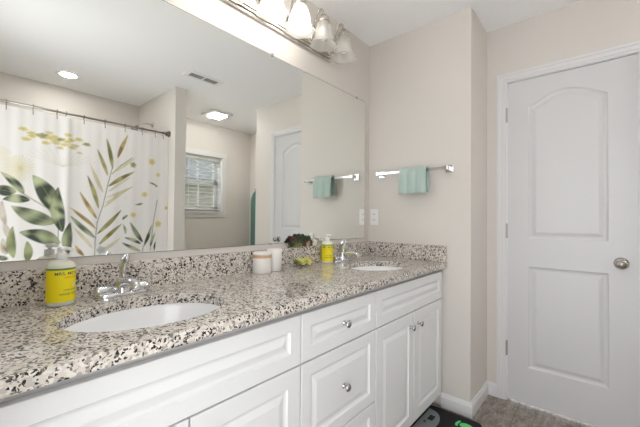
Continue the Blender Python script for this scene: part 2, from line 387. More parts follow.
def unit(x0, x1, label, split=None):
    t = thing('vanity_cabinet', label, 'cabinet', (0, 0, 0), None)
    yb = YFACE+.0205; zt_ = ZC-T-.001; a, b = x0+.001, x1-.001
    bm = boxes(((a, -.004, .0866), (a+.016, yb, zt_)), ((b-.016, -.004, .0866), (b, yb, zt_)), ((a+.016, -.004, .0866), (b-.016, yb, .1026)), ((a+.016, -.004, .1026), (b-.016, -.012, zt_)),
               ((a+.016, yb+.018, .1026), (a+.040, yb, zt_)), ((b-.040, yb+.018, .1026), (b-.016, yb, zt_)), ((a+.04, yb+.018, zt_-.04), (b-.04, yb, zt_)), ((a+.04, yb+.018, .655), (b-.04, yb, .685)), ((a, -.47, .001), (b, -.455, .0866)))
    link('body', bm, CABIN, t)
    if split:
        bm = bmesh.new(); front(bm, x0+gap/2, x1-gap/2, .67+gap/2, .833, .045); link('false_drawer_front', bm, CAB, t)
        for a, b, kx in ((x0+gap/2, split-gap/2, split-.048), (split+gap/2, x1-gap/2, split+.048)):
            bm = bmesh.new(); front(bm, a, b, .0886, .67-gap/2, .055); d = link('door', bm, CAB, t); knob(d, kx, .597)
    else:
        for z0, z1, kz_ in ((.67+gap/2, .833, .752), (.3591+gap/2, .67-gap/2, .513), (.0886, .3591-gap/2, .222)):
            bm = bmesh.new(); front(bm, x0+gap/2, x1-gap/2, z0, z1, .045); d = link('drawer', bm, CAB, t); knob(d, (x0+x1)/2, kz_)
    return t
unit(XV, X1, 'white vanity cabinet nearest the camera, under the left sink', -1.647)
unit(X1, X2_, 'white middle vanity cabinet with a stack of three drawers')
unit(X2_, X3_, 'white vanity cabinet with two doors under the right sink, by the towel wall', -.4108)

SINKS = [(-1.652, -.330), (-.430, -.330)]; RX, RY = .212, .165
ct = thing('granite_countertop', 'speckled beige and black granite vanity countertop with two sinks cut in', 'countertop', (0, 0, 0))
bm = bmesh.new(); n = 64
def slab_cell(x0, x1, c=None):
    y0, y1 = YCF, -.001
    if c is None:
        for z in (ZC, ZC-T):
            v = [bm.verts.new(p) for p in ((x0, y0, z), (x1, y0, z), (x1, y1, z), (x0, y1, z))]; bm.faces.new(v if z == ZC else v[::-1])
        return
    E = []; R = []
    ang = [2*PI*i/n for i in range(n)]
    for cx_, cy_ in ((x0, y0), (x1, y0), (x1, y1), (x0, y1)):
        a = math.atan2(cy_-c[1], cx_-c[0]) % (2*PI)
        k = min(range(n), key=lambda i: abs((ang[i]-a+PI) % (2*PI)-PI)); ang[k] = a
    for a in ang:
        dx, dy = math.cos(a), math.sin(a)
        s = min([((x1-c[0])/dx) if dx > 1e-9 else 1e9, ((x0-c[0])/dx) if dx < -1e-9 else 1e9, ((y1-c[1])/dy) if dy > 1e-9 else 1e9, ((y0-c[1])/dy) if dy < -1e-9 else 1e9])
        R.append((c[0]+dx*s, c[1]+dy*s)); q = 1/math.sqrt((dx/RX)**2+(dy/RY)**2); E.append((c[0]+dx*q, c[1]+dy*q))
    vt = [[bm.verts.new((*p, z)) for p in L_] for L_, z in ((R, ZC), (E, ZC), (R, ZC-T), (E, ZC-T))]
    e2 = [bm.verts.new((c[0]+(p[0]-c[0])*.988, c[1]+(p[1]-c[1])*.988, ZC-.003)) for p in E]
    for i in range(n):
        j = (i+1) % n
        bm.faces.new((vt[0][i], vt[0][j], vt[1][j], vt[1][i])); bm.faces.new((vt[2][j], vt[2][i], vt[3][i], vt[3][j]))
        bm.faces.new((vt[1][i], vt[1][j], e2[j], e2[i])); bm.faces.new((e2[i], e2[j], vt[3][j], vt[3][i]))
xs = [-2.05, -1.92, -1.38, -.70, -.16, -.004]
slab_cell(xs[0], xs[1]); slab_cell(xs[1], xs[2], SINKS[0]); slab_cell(xs[2], xs[3]); slab_cell(xs[3], xs[4], SINKS[1]); slab_cell(xs[4], xs[5])
for (a, b) in (((xs[0], YCF), (xs[5], YCF)), ((xs[5], YCF), (xs[5], -.001)), ((xs[5], -.001), (xs[0], -.001)), ((xs[0], -.001), (xs[0], YCF))):
    v = [bm.verts.new(p) for p in ((*a, ZC-T), (*b, ZC-T), (*b, ZC), (*a, ZC))]; bm.faces.new(v)
link('slab', bm, GRAN, ct, recalc=False)
link('backsplash', boxes(((-2.05, -.0205, ZC), (-.004, -.001, ZB))), GRAN, ct, bevel=.0015)
link('side_splash', boxes(((-.0205, -.5715+.003, ZC), (-.001, -.0205, ZB))), GRAN, ct, bevel=.0015)
for k, (sx, sy) in enumerate(SINKS):
    s = thing('sink', ['white oval undermount sink nearest the camera, in the left half of the counter', 'white oval undermount sink at the far end of the counter by the towel wall'][k], 'sink', (sx, sy, ZC-T))
    bm = bmesh.new()
    prof = [(1.05, -.0005), (1.0, -.0005), (.985, -.012), (.95, -.04), (.87, -.075), (.72, -.105), (.5, -.122), (.25, -.129), (.11, -.131)]
    lathe(bm, [(a, b) for a, b in prof], (0, 0, 0), 64, 'z', RX, RY, cap=False)
    o = link('basin', bm, PORC, s, True, recalc=False); sm = o.modifiers.new('s', 'SOLIDIFY'); sm.thickness = .008; sm.offset = -1
    bm = bmesh.new(); lathe(bm, [(.0, -.134), (.012, -.134), (.013, -.131), (.021, -.129), (.024, -.1305), (.024, -.136)], (0, 0, 0), 24, cap=False); link('drain', bm, CHROME, s, True)
def faucet(x, y, label):
    t = thing('faucet', label, 'faucet', (x, y, ZC))
    bm = bmesh.new(); lathe(bm, [(1, 0.0005), (1, .008), (.96, .011), (.001, .012)], (0, 0, 0), 40, 'z', .078, .027, cap=False)
    link('base_plate', bm, CHROME, t, True)
    for s in (-1, 1):
        bm = bmesh.new(); tube(bm, [(s*.018, 0, .022), (s*.030, 0, .022), (s*.034, 0, .022), (s*.070, 0, .021), (s*.077, 0, .021), (s*.080, 0, .021)], [.010, .011, .0145, .0155, .0145, .009], 20)
        link('side_body', bm, CHROME, t, True)
    bm = bmesh.new(); lathe(bm, [(.026, .008), (.024, .03), (.021, .046), (.017, .056), (.001, .060)], (0, 0, 0), 28, cap=False)
    link('centre_body', bm, CHROME, t, True)
    bm = bmesh.new(); pts = bez([(0, -.008, .036), (0, -.05, .052), (0, -.085, .058), (0, -.108, .050), (0, -.118, .034)], 14)
    tube(bm, pts, [.0165-.0035*i/14 for i in range(15)], 18)
    link('spout', bm, CHROME, t, True)
    bm = bmesh.new(); pts = bez([(0, .0, .052), (0, .010, .080), (0, .012, .105), (.004, -.004, .122), (.006, -.022, .124)], 14)
    tube(bm, pts, [.013+.007*math.sin(PI*i/14) for i in range(15)], 16, flat=.5)
    link('lever', bm, CHROME, t, True)
    return t
faucet(-1.645, -.085, 'chrome low-spout faucet at the near left sink'); faucet(-.425, -.085, 'chrome low-spout faucet at the far right sink')

# ---------------------------------------------------------------- mirror
mr = thing('wall_mirror', 'large frameless mirror above the vanity backsplash', 'mirror', (-2.04, 0, 1.0186))
MW = 2.04-.0617; MH = .9741
bm = bmesh.new(); v = [bm.verts.new(p) for p in ((0, -.005, 0), (MW, -.005, 0), (MW, -.005, MH), (0, -.005, MH))]; bm.faces.new(v)
bm.normal_update(); link('mirror_face', bm, MIRR, mr, recalc=False)
link('mirror_edge', boxes(((-.001, -.0046, -.0012), (MW+.0015, -.0005, MH+.0022))), MEDGE, mr)
for cxp in (.25, MW-.11, 1.1):
    for z0, z1 in ((MH-.006, MH+.010), (-.004, .004)):
        link('mirror_clip', boxes(((cxp-.008, -.0085, z0), (cxp+.008, -.0052, z1))), NICKEL, mr, bevel=.001)

# ---------------------------------------------------------------- vanity light
vl = thing('vanity_light', 'brushed nickel vanity light bar with frosted tulip glass shades above the mirror', 'light fixture', (0, 0, 0))
lx0, lx1 = -1.50, -.470
bm = bmesh.new(); box(bm, (lx0, -.016, 2.128), (lx1, -.0005, 2.248)); box(bm, (lx0+.014, -.026, 2.142), (lx1-.014, -.016, 2.234)); box(bm, (lx0+.026, -.034, 2.154), (lx1-.026, -.026, 2.222))
link('backplate', bm, NICKEL, vl, bevel=.003)
for k in range(6):
    x = -.483-.187*k
    lit = k >= 2
    bm = bmesh.new(); tube(bm, bez([(x, -.03, 2.19), (x, -.055, 2.21), (x, -.045, 2.36), (x, -.115, 2.365), (x, -.122, 2.286)], 20), .0055, 10)
    lathe(bm, [(.016, -.030), (.016, -.040), (.008, -.046)], (x, 0, 2.19), 20, 'y')
    link('arm', bm, NICKEL, vl, True)
    bm = bmesh.new(); lathe(bm, [(.004, .038), (.014, .034), (.018, .022), (.030, .014), (.033, 0), (.031, -.006), (.018, -.008), (.014, -.03), (.001, -.03)], (x, -.122, 2.252), 28, cap=False)
    link('socket_cup', bm, NICKEL, vl, True)
    bm = bmesh.new()
    lathe(bm, [(.029, 0), (.034, -.012), (.043, -.032), (.049, -.056), (.052, -.078), (.055, -.096), (.061, -.112), (.068, -.124), (.075, -.131)], (x, -.122, 2.248), 48, cap=False,
          fn=lambda a, t: 1+.06*math.cos(6*a)*t**3+.012*math.cos(18*a)*t)
    o = link('glass_shade', bm, FROST, vl, True); sm = o.modifiers.new('s', 'SOLIDIFY'); sm.thickness = .0022
    bm = bmesh.new(); lathe(bm, [(.001, -.104), (.014, -.101), (.024, -.092), (.0255, -.078), (.025, -.062), (.019, -.045), (.014, -.034), (.012, -.022)], (x, -.122, 2.252), 24)
    link('light_bulb', bm, emis('bulb_glow', (1, .95, .90), BULB) if lit else mat('bulb_off', (.93, .93, .91), .3), vl, True)

# ---------------------------------------------------------------- ceiling things
bm = bmesh.new(); lathe(bm, [(.060, -.001), (.060, -.004), (.078, -.007), (.092, -.004), (.095, -.0008)], (-1.318, -2.355, H), 40, cap=False)
dl = thing('recessed_light', 'round recessed ceiling light over the shower', 'light fixture', (0, 0, 0)); link('trim_ring', bm, WHITE_PL, dl, True)
bm = bmesh.new(); lathe(bm, [(.001, -.0045), (.060, -.0045), (.060, -.002)], (-1.318, -2.355, H), 40, cap=False); link('lens', bm, emis('lens_glow', (1, .97, .93), CEIL_L), dl)
sq = thing('square_ceiling_light', 'square flush white ceiling light near the window', 'light fixture', (.15, -2.29, H))
link('frame', boxes(((-.135, -.135, -.022), (.135, .135, -.0005))), WHITE_PL, sq, bevel=.006)
link('lens', boxes(((-.080, -.090, -.036), (.080, .090, -.0222))), emis('lens_glow2', (1, .98, .95), SQ_L), sq, bevel=.003)
vt_ = thing('ceiling_vent', 'white rectangular ceiling air vent with louvres', 'vent', (-.499, -1.470, H))
link('frame', boxes(((-.172, -.066, -.007), (.172, -.038, -.0005)), ((-.172, .038, -.007), (.172, .066, -.0005)), ((-.172, -.038, -.007), (-.132, .038, -.0005)), ((.132, -.038, -.007), (.172, .038, -.0005)), ((-.008, -.035, -.007), (.008, .035, -.0005))), WHITE_PL, vt_, bevel=.001)
link('backing', boxes(((-.132, -.035, -.0012), (.132, .035, -.0006))), mat('vent_dark', (.12, .12, .12), .8), vt_)
bm = bmesh.new()
for i in range(8):
    y = -.031+i*.0088
    for a, b in ((-.132, -.008), (.008, .132)): box(bm, (a, y, -.006), (b, y+.0028, -.0013))
link('louvres', bm, mat('louvre_grey', (.45, .45, .45), .6), vt_)

# ---------------------------------------------------------------- towel bar, towel, outlet
tb = thing('towel_bar', 'chrome square towel bar on the end wall', 'towel bar', (0, 0, 0)); zt = 1.465
link('bar', boxes(((-.068, -.585, zt-.009), (-.056, -.115, zt+.009))), CHROME, tb, bevel=.002)
for y in (-.585, -.115):
    link('post', boxes(((-.074, y-.011, zt-.013), (-.010, y+.011, zt+.013)), ((-.010, y-.024, zt-.024), (-.0005, y+.024, zt+.024))), CHROME, tb, bevel=.003)
def cloth(name, path, y0, y1, ny, material, th, amp, waves, sub=1):
    bm = bmesh.new(); rows = []
    for j in range(ny+1):
        t = j/ny; y = y0+(y1-y0)*t; row = []
        for i, (x, z) in enumerate(path):
            dx = amp*(abs(math.sin(3*PI*t))**.6)*(min(1, .35+abs(z-zt)/.06) if i < 5 else .1)
            row.append(bm.verts.new((x-(dx if i < len(path)*.6 else -dx*.3), y, z)))
        rows.append(row)
    for A_, B_ in zip(rows, rows[1:]):
        for i in range(len(path)-1): bm.faces.new((A_[i], A_[i+1], B_[i+1], B_[i]))
    o = link(name, bm, material, None, True)
    s = o.modifiers.new('s', 'SOLIDIFY'); s.thickness = th; s.offset = 0; s.use_rim = True
    s = o.modifiers.new('sub', 'SUBSURF'); s.levels = sub; s.render_levels = sub
    return o
front_p = [(-.092, 1.313+.0*i) for i in range(1)] + [(-.092, 1.34), (-.092, 1.38), (-.090, 1.42), (-.087, 1.455), (-.079, 1.477), (-.062, 1.4855), (-.045, 1.477), (-.038, 1.455), (-.036, 1.42), (-.036, 1.38), (-.036, 1.35), (-.036, 1.330)]
ht = cloth('hand_towel', front_p, -.292, -.470, 48, TOWEL, .012, .013, 2.5, 2)
tag(ht, 'folded sage green hand towel hanging over the chrome towel bar', 'towel')
# inner fold layer hanging below the edge
pl = thing('power_outlet', 'white wall outlet plate beside the mirror corner', 'outlet', (0, -.052, 1.166))
link('cover_plate', boxes(((-.006, -.035, -.0575), (-.0005, .035, .0575))), WHITE_PL, pl, bevel=.003)
for z in (-.02, .02):
    r = link('receptacle', boxes(((-.0075, -.016, z-.014), (-.0062, .016, z+.014))), WHITE_PL, pl, bevel=.001)
    link('slot', boxes(((-.0079, -.008, z-.005), (-.0076, -.0055, z+.006)), ((-.0079, .0055, z-.005), (-.0076, .008, z+.006))), DARK, r)

# ---------------------------------------------------------------- things on the counter
def text_on(parent, txt, size, z, ang0, R, material, cyl=True, name='lettering', spacing=1.0):
    cu = bpy.data.curves.new('t', 'FONT'); cu.body = txt; cu.size = size; cu.align_x = 'CENTER'; cu.extrude = 0; cu.space_character = spacing; cu.offset = size*.012
    to = bpy.data.objects.new('t', cu); C.objects.link(to); bpy.context.view_layer.update()
    dg = bpy.context.evaluated_depsgraph_get(); me = bpy.data.meshes.new_from_object(to.evaluated_get(dg))
    bpy.data.objects.remove(to); bpy.data.curves.remove(cu)
    for v in me.vertices:
        a = ang0 + v.co.x/R; v.co = Vector((math.cos(a)*R, math.sin(a)*R, z+v.co.y))
    me.name = name; me.materials.append(material)
    o = bpy.data.objects.new(name, me); C.objects.link(o); o.parent = parent; return o
def soap(x, y, a0, label):
    t = thing('soap_bottle', label, 'soap dispenser', (x, y, ZC+.0005)); R = .0345
    bm = bmesh.new(); lathe(bm, [(.001, 0), (R-.003, 0), (R, .004), (R, .112), (R-.002, .119), (R-.009, .126), (R-.018, .129), (.0135, .131), (.001, .131)], n=40, cap=False)
    link('bottle', bm, SOAPB, t, True)
    bm = bmesh.new(); lathe(bm, [(R+.0004, .012), (R+.0004, .103)], n=48, cap=False); lb = link('paper_label', bm, YEL, t, True)
    bm = bmesh.new(); lathe(bm, [(R+.0006, .103), (R+.0006, .1085)], n=48, cap=False); link('green_band', bm, GRN, lb, True)
    text_on(lb, 'MRS. MEYER\'S', .0125, .089, a0, R+.0008, INK, spacing=1.05)
    text_on(lb, 'CLEAN DAY', .006, .080, a0, R+.0008, RED)
    text_on(lb, 'HAND SOAP', .0085, .031, a0, R+.0008, INK, spacing=1.15)
    text_on(lb, 'HONEYSUCKLE', .005, .044, a0, R+.0008, INK)
    bm = bmesh.new()
    ce = Vector((math.cos(a0+.25), math.sin(a0+.25), 0))
    for i in range(7):
        for k in range(1):
            aa = a0+.35+.12*math.cos(i*2*PI/7); zz = .058+.004*math.sin(i*2*PI/7); q = [bm.verts.new((math.cos(aa+.05*math.cos(s))*(R+.0008), math.sin(aa+.05*math.cos(s))*(R+.0008), zz+.0022*math.sin(s))) for s in [j*PI/4 for j in range(8)]]
            bm.faces.new(q)
    link('flower_print', bm, mat('petal_white', (.85, .8, .7), .5), lb)
    bm = bmesh.new(); lathe(bm, [(.0135, .130), (.0135, .148), (.0125, .150), (.0045, .151), (.0045, .158)], n=28)
    pm = link('pump_collar', bm, WHITE_PL, t, True)
    bm = bmesh.new(); lathe(bm, [(.009, .157), (.0105, .159), (.0105, .166), (.008, .169), (.001, .170)], n=24)
    dx, dy = math.cos(a0+.6), math.sin(a0+.6)
    tube(bm, [(0, 0, .163), (dx*.014, dy*.014, .1635), (dx*.026, dy*.026, .160)], [.007, .0055, .0045], 12)
    link('pump_head', bm, WHITE_PL, t, True)
    return t
soap(-1.811, -.087, -PI/2+.48, 'yellow-labelled hand soap pump bottle beside the near left sink')
soap(-.548, -.064, -PI/2-.6, 'yellow-labelled hand soap pump bottle beside the far right sink')
jr = thing('lidded_jar', 'squat white jar with a tan band under its lid', 'jar', (-1.043, -.070, ZC+.0005))
bm = bmesh.new(); lathe(bm, [(.001, 0), (.041, 0), (.0435, .004), (.0435, .076), (.042, .078)], n=40, cap=False); link('jar_body', bm, CERAM, jr, True)
bm = bmesh.new(); lathe(bm, [(.0438, .072), (.0438, .086)], n=40, cap=False); link('band', bm, BAND, jr, True)
bm = bmesh.new(); lathe(bm, [(.0425, .086), (.0445, .088), (.0440, .094), (.040, .098), (.001, .099)], n=40, cap=False); ld = link('lid', bm, CERAM, jr, True)
cp = thing('tumbler', 'tall white ceramic tumbler behind the squat jar', 'cup', (-.958, -.060, ZC+.0005))
bm = bmesh.new(); lathe(bm, [(.001, 0), (.034, 0), (.036, .004), (.0375, .104), (.036, .107), (.0345, .104), (.033, .008), (.001, .008)], n=40, cap=False); link('tumbler_body', bm, CERAM, cp, True)

def rosette(bm, c, r, n=9, layers=3, tilt=.5):
    for l in range(layers):
        for k in range(n-l*2):
            a = 2*PI*k/(n-l*2)+l*.4; el = .25+l*.42+random.uniform(-.1, .1); L_ = r*(1-.22*l)
            d = Vector((math.cos(a)*math.cos(el), math.sin(a)*math.cos(el), math.sin(el))); s = Vector((-math.sin(a), math.cos(a), 0)); up = s.cross(d)*-1
            ring = []
            for t, wd in ((.08, .12), (.45, .26), (.75, .24), (1, .02)):
                p = Vector(c)+d*L_*t+Vector((0, 0, .15*L_*t*t)); h = wd*L_
                ring.append([bm.verts.new(p+s*h), bm.verts.new(p+up*h*.4), bm.verts.new(p-s*h), bm.verts.new(p-up*h*.35)])
            for A_, B_ in zip(ring, ring[1:]):
                for i in range(4): bm.faces.new((A_[i], A_[(i+1) % 4], B_[(i+1) % 4], B_[i]))
            bm.faces.new(ring[0]); bm.faces.new(ring[-1])
DKG = mat('succulent_dark', (.03, .05, .022), .45); BRG = mat('succulent_burgundy', (.12, .04, .035), .45); OLV = mat('succulent_olive', (.20, .21, .07), .5); PNK = mat('succulent_pink', (.45, .30, .20), .5)
YGR = mat('succulent_yellow', (.62, .60, .18), .5); WPT = mat('petal_cream', (.75, .74, .62), .5); TWIG = mat('stem_brown', (.10, .07, .04), .7)
ga = thing('succulent_arrangement', 'dark artificial succulent sprig lying on the backsplash ledge below the mirror', 'artificial plant', (-.725, -.012, ZB+.001))
bm = bmesh.new(); tube(bm, [(-.095, 0, .004), (0, 0, .006), (.10, 0, .004)], .0035, 8); link('stem', bm, TWIG, ga, True)
for i, (x, z, r, mm_) in enumerate([(q_[0]*1.0, q_[1]*1.05+.004, q_[2]*.95, q_[3]) for q_ in [(-.078, .020, .030, DKG), (-.064, .038, .026, BRG), (-.052, .014, .028, OLV), (-.036, .034, .028, DKG), (-.026, .052, .020, DKG), (-.014, .016, .030, OLV), (.0, .036, .028, DKG), (.012, .054, .018, DKG), (.022, .018, .028, BRG), (.038, .036, .026, DKG), (.050, .016, .026, PNK), (.062, .040, .022, DKG), (.076, .018, .024, BRG)]]):
    bm = bmesh.new(); rosette(bm, (x, 0, z), r); bmesh.ops.rotate(bm, cent=(x, 0, z), matrix=Matrix.Rotation(1.25, 3, 'X'), verts=bm.verts); bmesh.ops.scale(bm, vec=(1, .5, 1), verts=bm.verts); bmesh.ops.translate(bm, vec=(0, -.004, -.002), verts=bm.verts); link('rosette', bm, mm_, ga)
wf = thing('white_flower', 'small cream white artificial flower at the right end of the ledge sprig', 'artificial flower', (-.612, -.012, ZB+.001))
bm = bmesh.new(); rosette(bm, (0, 0, .024), .030, 10, 3); bmesh.ops.rotate(bm, cent=(0, 0, .024), matrix=Matrix.Rotation(1.2, 3, 'X'), verts=bm.verts); bmesh.ops.scale(bm, vec=(1, .5, .8), verts=bm.verts); link('petals', bm, WPT, wf)
bm = bmesh.new(); tube(bm, bez([(.02, 0, .012), (.06, 0, .03), (.10, 0, .012), (.15, 0, .004)], 12), .003, 8); link('stem', bm, mat('stem_grey', (.35, .40, .42), .5), wf, True)
ys = thing('yellow_succulent', 'small yellow-green artificial succulent lying on the countertop', 'artificial plant', (-.745, -.060, ZC+.006))
bm = bmesh.new(); tube(bm, [(-.04, 0, .004), (.04, .004, .004)], .003, 8); link('stem', bm, TWIG, ys)
for x, y, r, mm_ in ((-.060, 0, .026, OLV), (-.024, .004, .032, YGR), (.020, -.002, .032, YGR), (.056, .006, .026, PNK), (.002, .014, .026, OLV)):
    bm = bmesh.new(); rosette(bm, (x, y, .014), r); bmesh.ops.rotate(bm, cent=(x, y, .014), matrix=Matrix.Rotation(.7, 3, 'X'), verts=bm.verts); link('rosette', bm, mm_, ys)

# ---------------------------------------------------------------- bathroom scale
bs = thing('bathroom_scale', 'black glass bathroom scale with grey display and green footprint on the floor by the vanity', 'scale', (-.225, -.648, .001))
def rrect(bm, w_, d_, r, z0, z1, cx_=0, cy_=0, n=8):
    pts = []
    for sx, sy, a0 in ((1, 1, 0), (-1, 1, PI/2), (-1, -1, PI), (1, -1, 1.5*PI)):
        for i in range(n+1):
            a = a0+PI/2*i/n; pts.append((cx_+sx*(w_/2-r)+r*math.cos(a), cy_+sy*(d_/2-r)+r*math.sin(a)))
    lo = [bm.verts.new((*p, z0)) for p in pts]; hi = [bm.verts.new((*p, z1)) for p in pts]
    for i in range(len(pts)): bm.faces.new((lo[i], lo[(i+1) % len(pts)], hi[(i+1) % len(pts)], hi[i]))
    bm.faces.new(lo); bm.faces.new(hi)
bm = bmesh.new(); rrect(bm, .31, .30, .035, .014, .024); link('platform', bm, BLK, bs, bevel=.002)
for sx in (-1, 1):
    for sy in (-1, 1):
        bm = bmesh.new(); lathe(bm, [(.016, 0), (.018, .004), (.018, .014)], (sx*.115, sy*.11, 0), 20); link('rubber_foot', bm, DARK, bs)
bm = bmesh.new(); pts = [(-.02+.125*math.cos(a), .135-.095*abs(math.sin(a))**.8) for a in [PI*i/30 for i in range(31)]]
lo = [bm.verts.new((*p, .0242)) for p in pts]; hi = [bm.verts.new((*p, .0256)) for p in pts]
for i in range(31): bm.faces.new((lo[i], lo[(i+1) % 31], hi[(i+1) % 31], hi[i]))
bm.faces.new(lo); bm.faces.new(hi); dp = link('display_panel', bm, GRY, bs)
link('screen', boxes(((-.005, .075, .0257), (.045, .105, .0268))), LCD, dp); link('button', boxes(((-.045, .100, .0257), (-.025, .112, .0268))), DARK, dp)
for sx in (-1, 1):
    bm = bmesh.new()
    lathe(bm, [(1, .0242), (.97, .0256), (.001, .0256)], (sx*.072, -.085, 0), 28, ex=.026, ey=.036, cap=False)
    lathe(bm, [(1, .0242), (.97, .0256), (.001, .0256)], (sx*.068, -.135+.01, 0), 24, ex=.024, ey=.022, cap=False)
    for i in range(5):
        lathe(bm, [(1, .0242), (.97, .0256), (.001, .0256)], (sx*(.072+(i-2)*.011), -.034-abs(i-1.5)*.003, 0), 12, ex=.006, ey=.008, cap=False)
    link('footprint', bm, FOOT, bs)

# ---------------------------------------------------------------- shower
rod = thing('shower_rod', 'straight brushed metal shower curtain rod', 'rod', (0, 0, 0)); YR, ZR = -1.968, 1.975
bm = bmesh.new(); tube(bm, [(XL+.001, YR, ZR), (PX0-.001, YR, ZR)], .0085, 16); link('tube', bm, mat('rod_nickel', (.40, .37, .34), .3, 1), rod, True)
for x, s in ((PX0-.001, -1), (XL+.001, 1)):
    bm = bmesh.new(); lathe(bm, [(.016, 0), (.030, 0), (.030, s*.006), (.022, s*.016), (.016, s*.035)], (x, YR, ZR), 24, 'x', cap=False); link('end_flange', bm, mat('rod_end', (.22, .21, .20), .35, 1), rod, True)
hx = [-2.06, -1.93, -1.83, -1.752, -1.604, -1.46, -1.402, -1.282, -1.13, -.973, -.828, -.71, -.635]
hbm = bmesh.new(); tube(hbm, [(.0155*math.cos(a), 0, .0155*math.sin(a)) for a in [2*PI*i/20 for i in range(21)]], .0024, 6, cap=False)
bmesh.ops.rotate(hbm, cent=(0, 0, 0), matrix=Matrix.Rotation(PI/2, 3, 'Z'), verts=hbm.verts)
tube(hbm, bez([(0, -.0155, 0), (0, -.016, -.03), (0, .006, -.035), (0, .004, -.05), (0, -.004, -.058)], 10), .0028, 6)
h0 = link('curtain_ring', hbm, mat('ring_steel', (.30, .28, .26), .35, 1), None, True)
for i, x in enumerate(hx):
    h = h0 if i == 0 else h0.copy()
    if i: C.objects.link(h)
    h.location = (x, YR, ZR); tag(h, 'small metal ring hanging the floral curtain from the rod', 'curtain ring', 'curtain rings along the shower rod')
# printed curtain
LEAVES = [(-1.643,1.313,-1.769,1.463,0.059,'g'),(-1.687,1.325,-1.813,1.352,0.088,'d'),(-1.608,1.27,-1.76,1.269,0.069,'g'),(-1.456,1.096,-1.712,1.221,0.118,'g'),(-1.458,1.183,-1.595,1.46,0.137,'g'),(-1.411,1.024,-1.443,1.381,0.098,'g'),(-1.422,0.937,-1.665,1.03,0.118,'d'),(-1.692,0.841,-1.701,1.075,0.059,'l'),(-1.617,0.805,-1.62,0.962,0.059,'l'),(-1.372,0.846,-1.361,1.104,0.078,'d'),(-1.722,0.872,-1.765,0.954,0.02,'d'),(-1.721,0.836,-1.783,0.863,0.039,'d'),(-1.066,1.57,-1.117,1.834,0.044,'o'),(-1.029,1.667,-0.946,1.896,0.044,'y'),(-1.061,1.544,-0.884,1.694,0.034,'p'),(-1.097,1.413,-0.886,1.567,0.047,'o'),(-1.118,1.312,-0.888,1.435,0.029,'p'),(-1.096,1.365,-0.915,1.515,0.029,'p'),(-1.102,1.505,-1.185,1.727,0.039,'o'),(-1.131,1.354,-1.233,1.596,0.039,'p'),(-1.165,1.219,-1.252,1.497,0.044,'o'),(-1.174,1.129,-1.302,1.359,0.041,'y'),(-1.18,1.044,-1.369,1.225,0.039,'y'),(-1.186,0.968,-1.363,1.156,0.044,'g'),(-1.206,0.884,-1.34,1.063,0.039,'p'),(-1.261,0.821,-1.324,0.916,0.039,'y'),(-1.172,1.001,-0.988,1.215,0.047,'o'),(-1.159,0.907,-0.981,1.09,0.045,'o'),(-1.147,0.846,-0.99,0.965,0.039,'p'),(-1.131,1.225,-0.905,1.428,0.029,'p'),(-1.117,1.268,-1.01,1.362,0.029,'p'),(-0.803,0.912,-0.919,1.103,0.044,'d'),(-0.818,0.898,-0.963,0.964,0.034,'g'),(-0.82,0.829,-0.983,0.921,0.034,'g'),(-0.796,0.873,-0.725,1.084,0.034,'g'),(-0.737,0.87,-0.693,1.002,0.029,'g'),(-0.951,0.995,-0.973,1.086,0.025,'g'),(-0.81,1.278,-0.881,1.263,0.02,'d'),(-0.937,1.167,-0.982,1.122,0.025,'d'),(-0.7,0.825,-0.687,0.92,0.02,'g'),(-0.692,1.454,-0.762,1.479,0.015,'d'),(-1.736,1.083,-1.76,1.262,0.049,'t'),(-1.724,0.988,-1.752,1.104,0.049,'t'),(-1.732,0.866,-1.75,0.989,0.049,'t'),]
STEMS = [[(-1.643, 1.313), (-1.58, 1.264), (-1.508, 1.213), (-1.457, 1.143), (-1.437, 1.08), (-1.432, 0.803)],[(-1.069, 1.578), (-1.104, 1.408), (-1.132, 1.25), (-1.173, 1.104), (-1.185, 0.951), (-1.189, 0.782)],[(-0.68, 1.316), (-0.714, 1.094), (-0.737, 0.837)],[(-0.8, 0.878), (-0.815, 0.749)],[(-1.769, 1.463), (-1.71, 1.382), (-1.643, 1.313)],[(-0.909, 1.69), (-1.006, 1.604), (-1.068, 1.526)],[(-1.409, 1.601), (-1.406, 1.48), (-1.391, 1.361)],]
BLOBS = [(-1.657,1.797,0.025,'y'),(-1.608,1.774,0.025,'y'),(-1.542,1.767,0.035,'o'),(-1.506,1.798,0.022,'p'),(-1.639,1.725,0.025,'y'),(-1.525,1.716,0.024,'y'),(-1.474,1.749,0.025,'y'),(-1.606,1.754,0.022,'y'),(-1.462,1.728,0.025,'p'),(-1.434,1.759,0.024,'o'),(-1.386,1.802,0.024,'y'),(-1.411,1.721,0.024,'y'),(-1.314,1.782,0.025,'y'),(-1.26,1.751,0.024,'o'),(-1.355,1.706,0.025,'y'),(-1.475,1.773,0.024,'y'),(-1.339,1.725,0.024,'p'),(-1.366,1.766,0.025,'y'),(-1.307,1.673,0.016,'p'),(-1.499,1.76,0.024,'y'),(-1.436,1.692,0.02,'p'),(-1.398,1.747,0.022,'y'),(-1.766,1.6,0.049,'c'),(-1.696,1.501,0.088,'c'),(-0.797,1.362,0.025,'y'),(-0.892,1.168,0.025,'y'),(-0.957,1.321,0.015,'c'),(-0.593,1.241,0.02,'y'),(-0.667,1.084,0.031,'y'),(-0.9,1.627,0.025,'o'),(-0.736,1.677,0.031,'y'),(-0.675,1.559,0.02,'y'),(-0.692,1.451,0.012,'d'),(-1.14,0.863,0.033,'b'),]
SH = 0
def srgb(r, g, b):
    f = lambda c: (c/255/12.92 if c/255 <= .04045 else ((c/255+.055)/1.055)**2.4)
    return np.array([f(r), f(g), f(b)])
BASE = srgb(238, 236, 235)
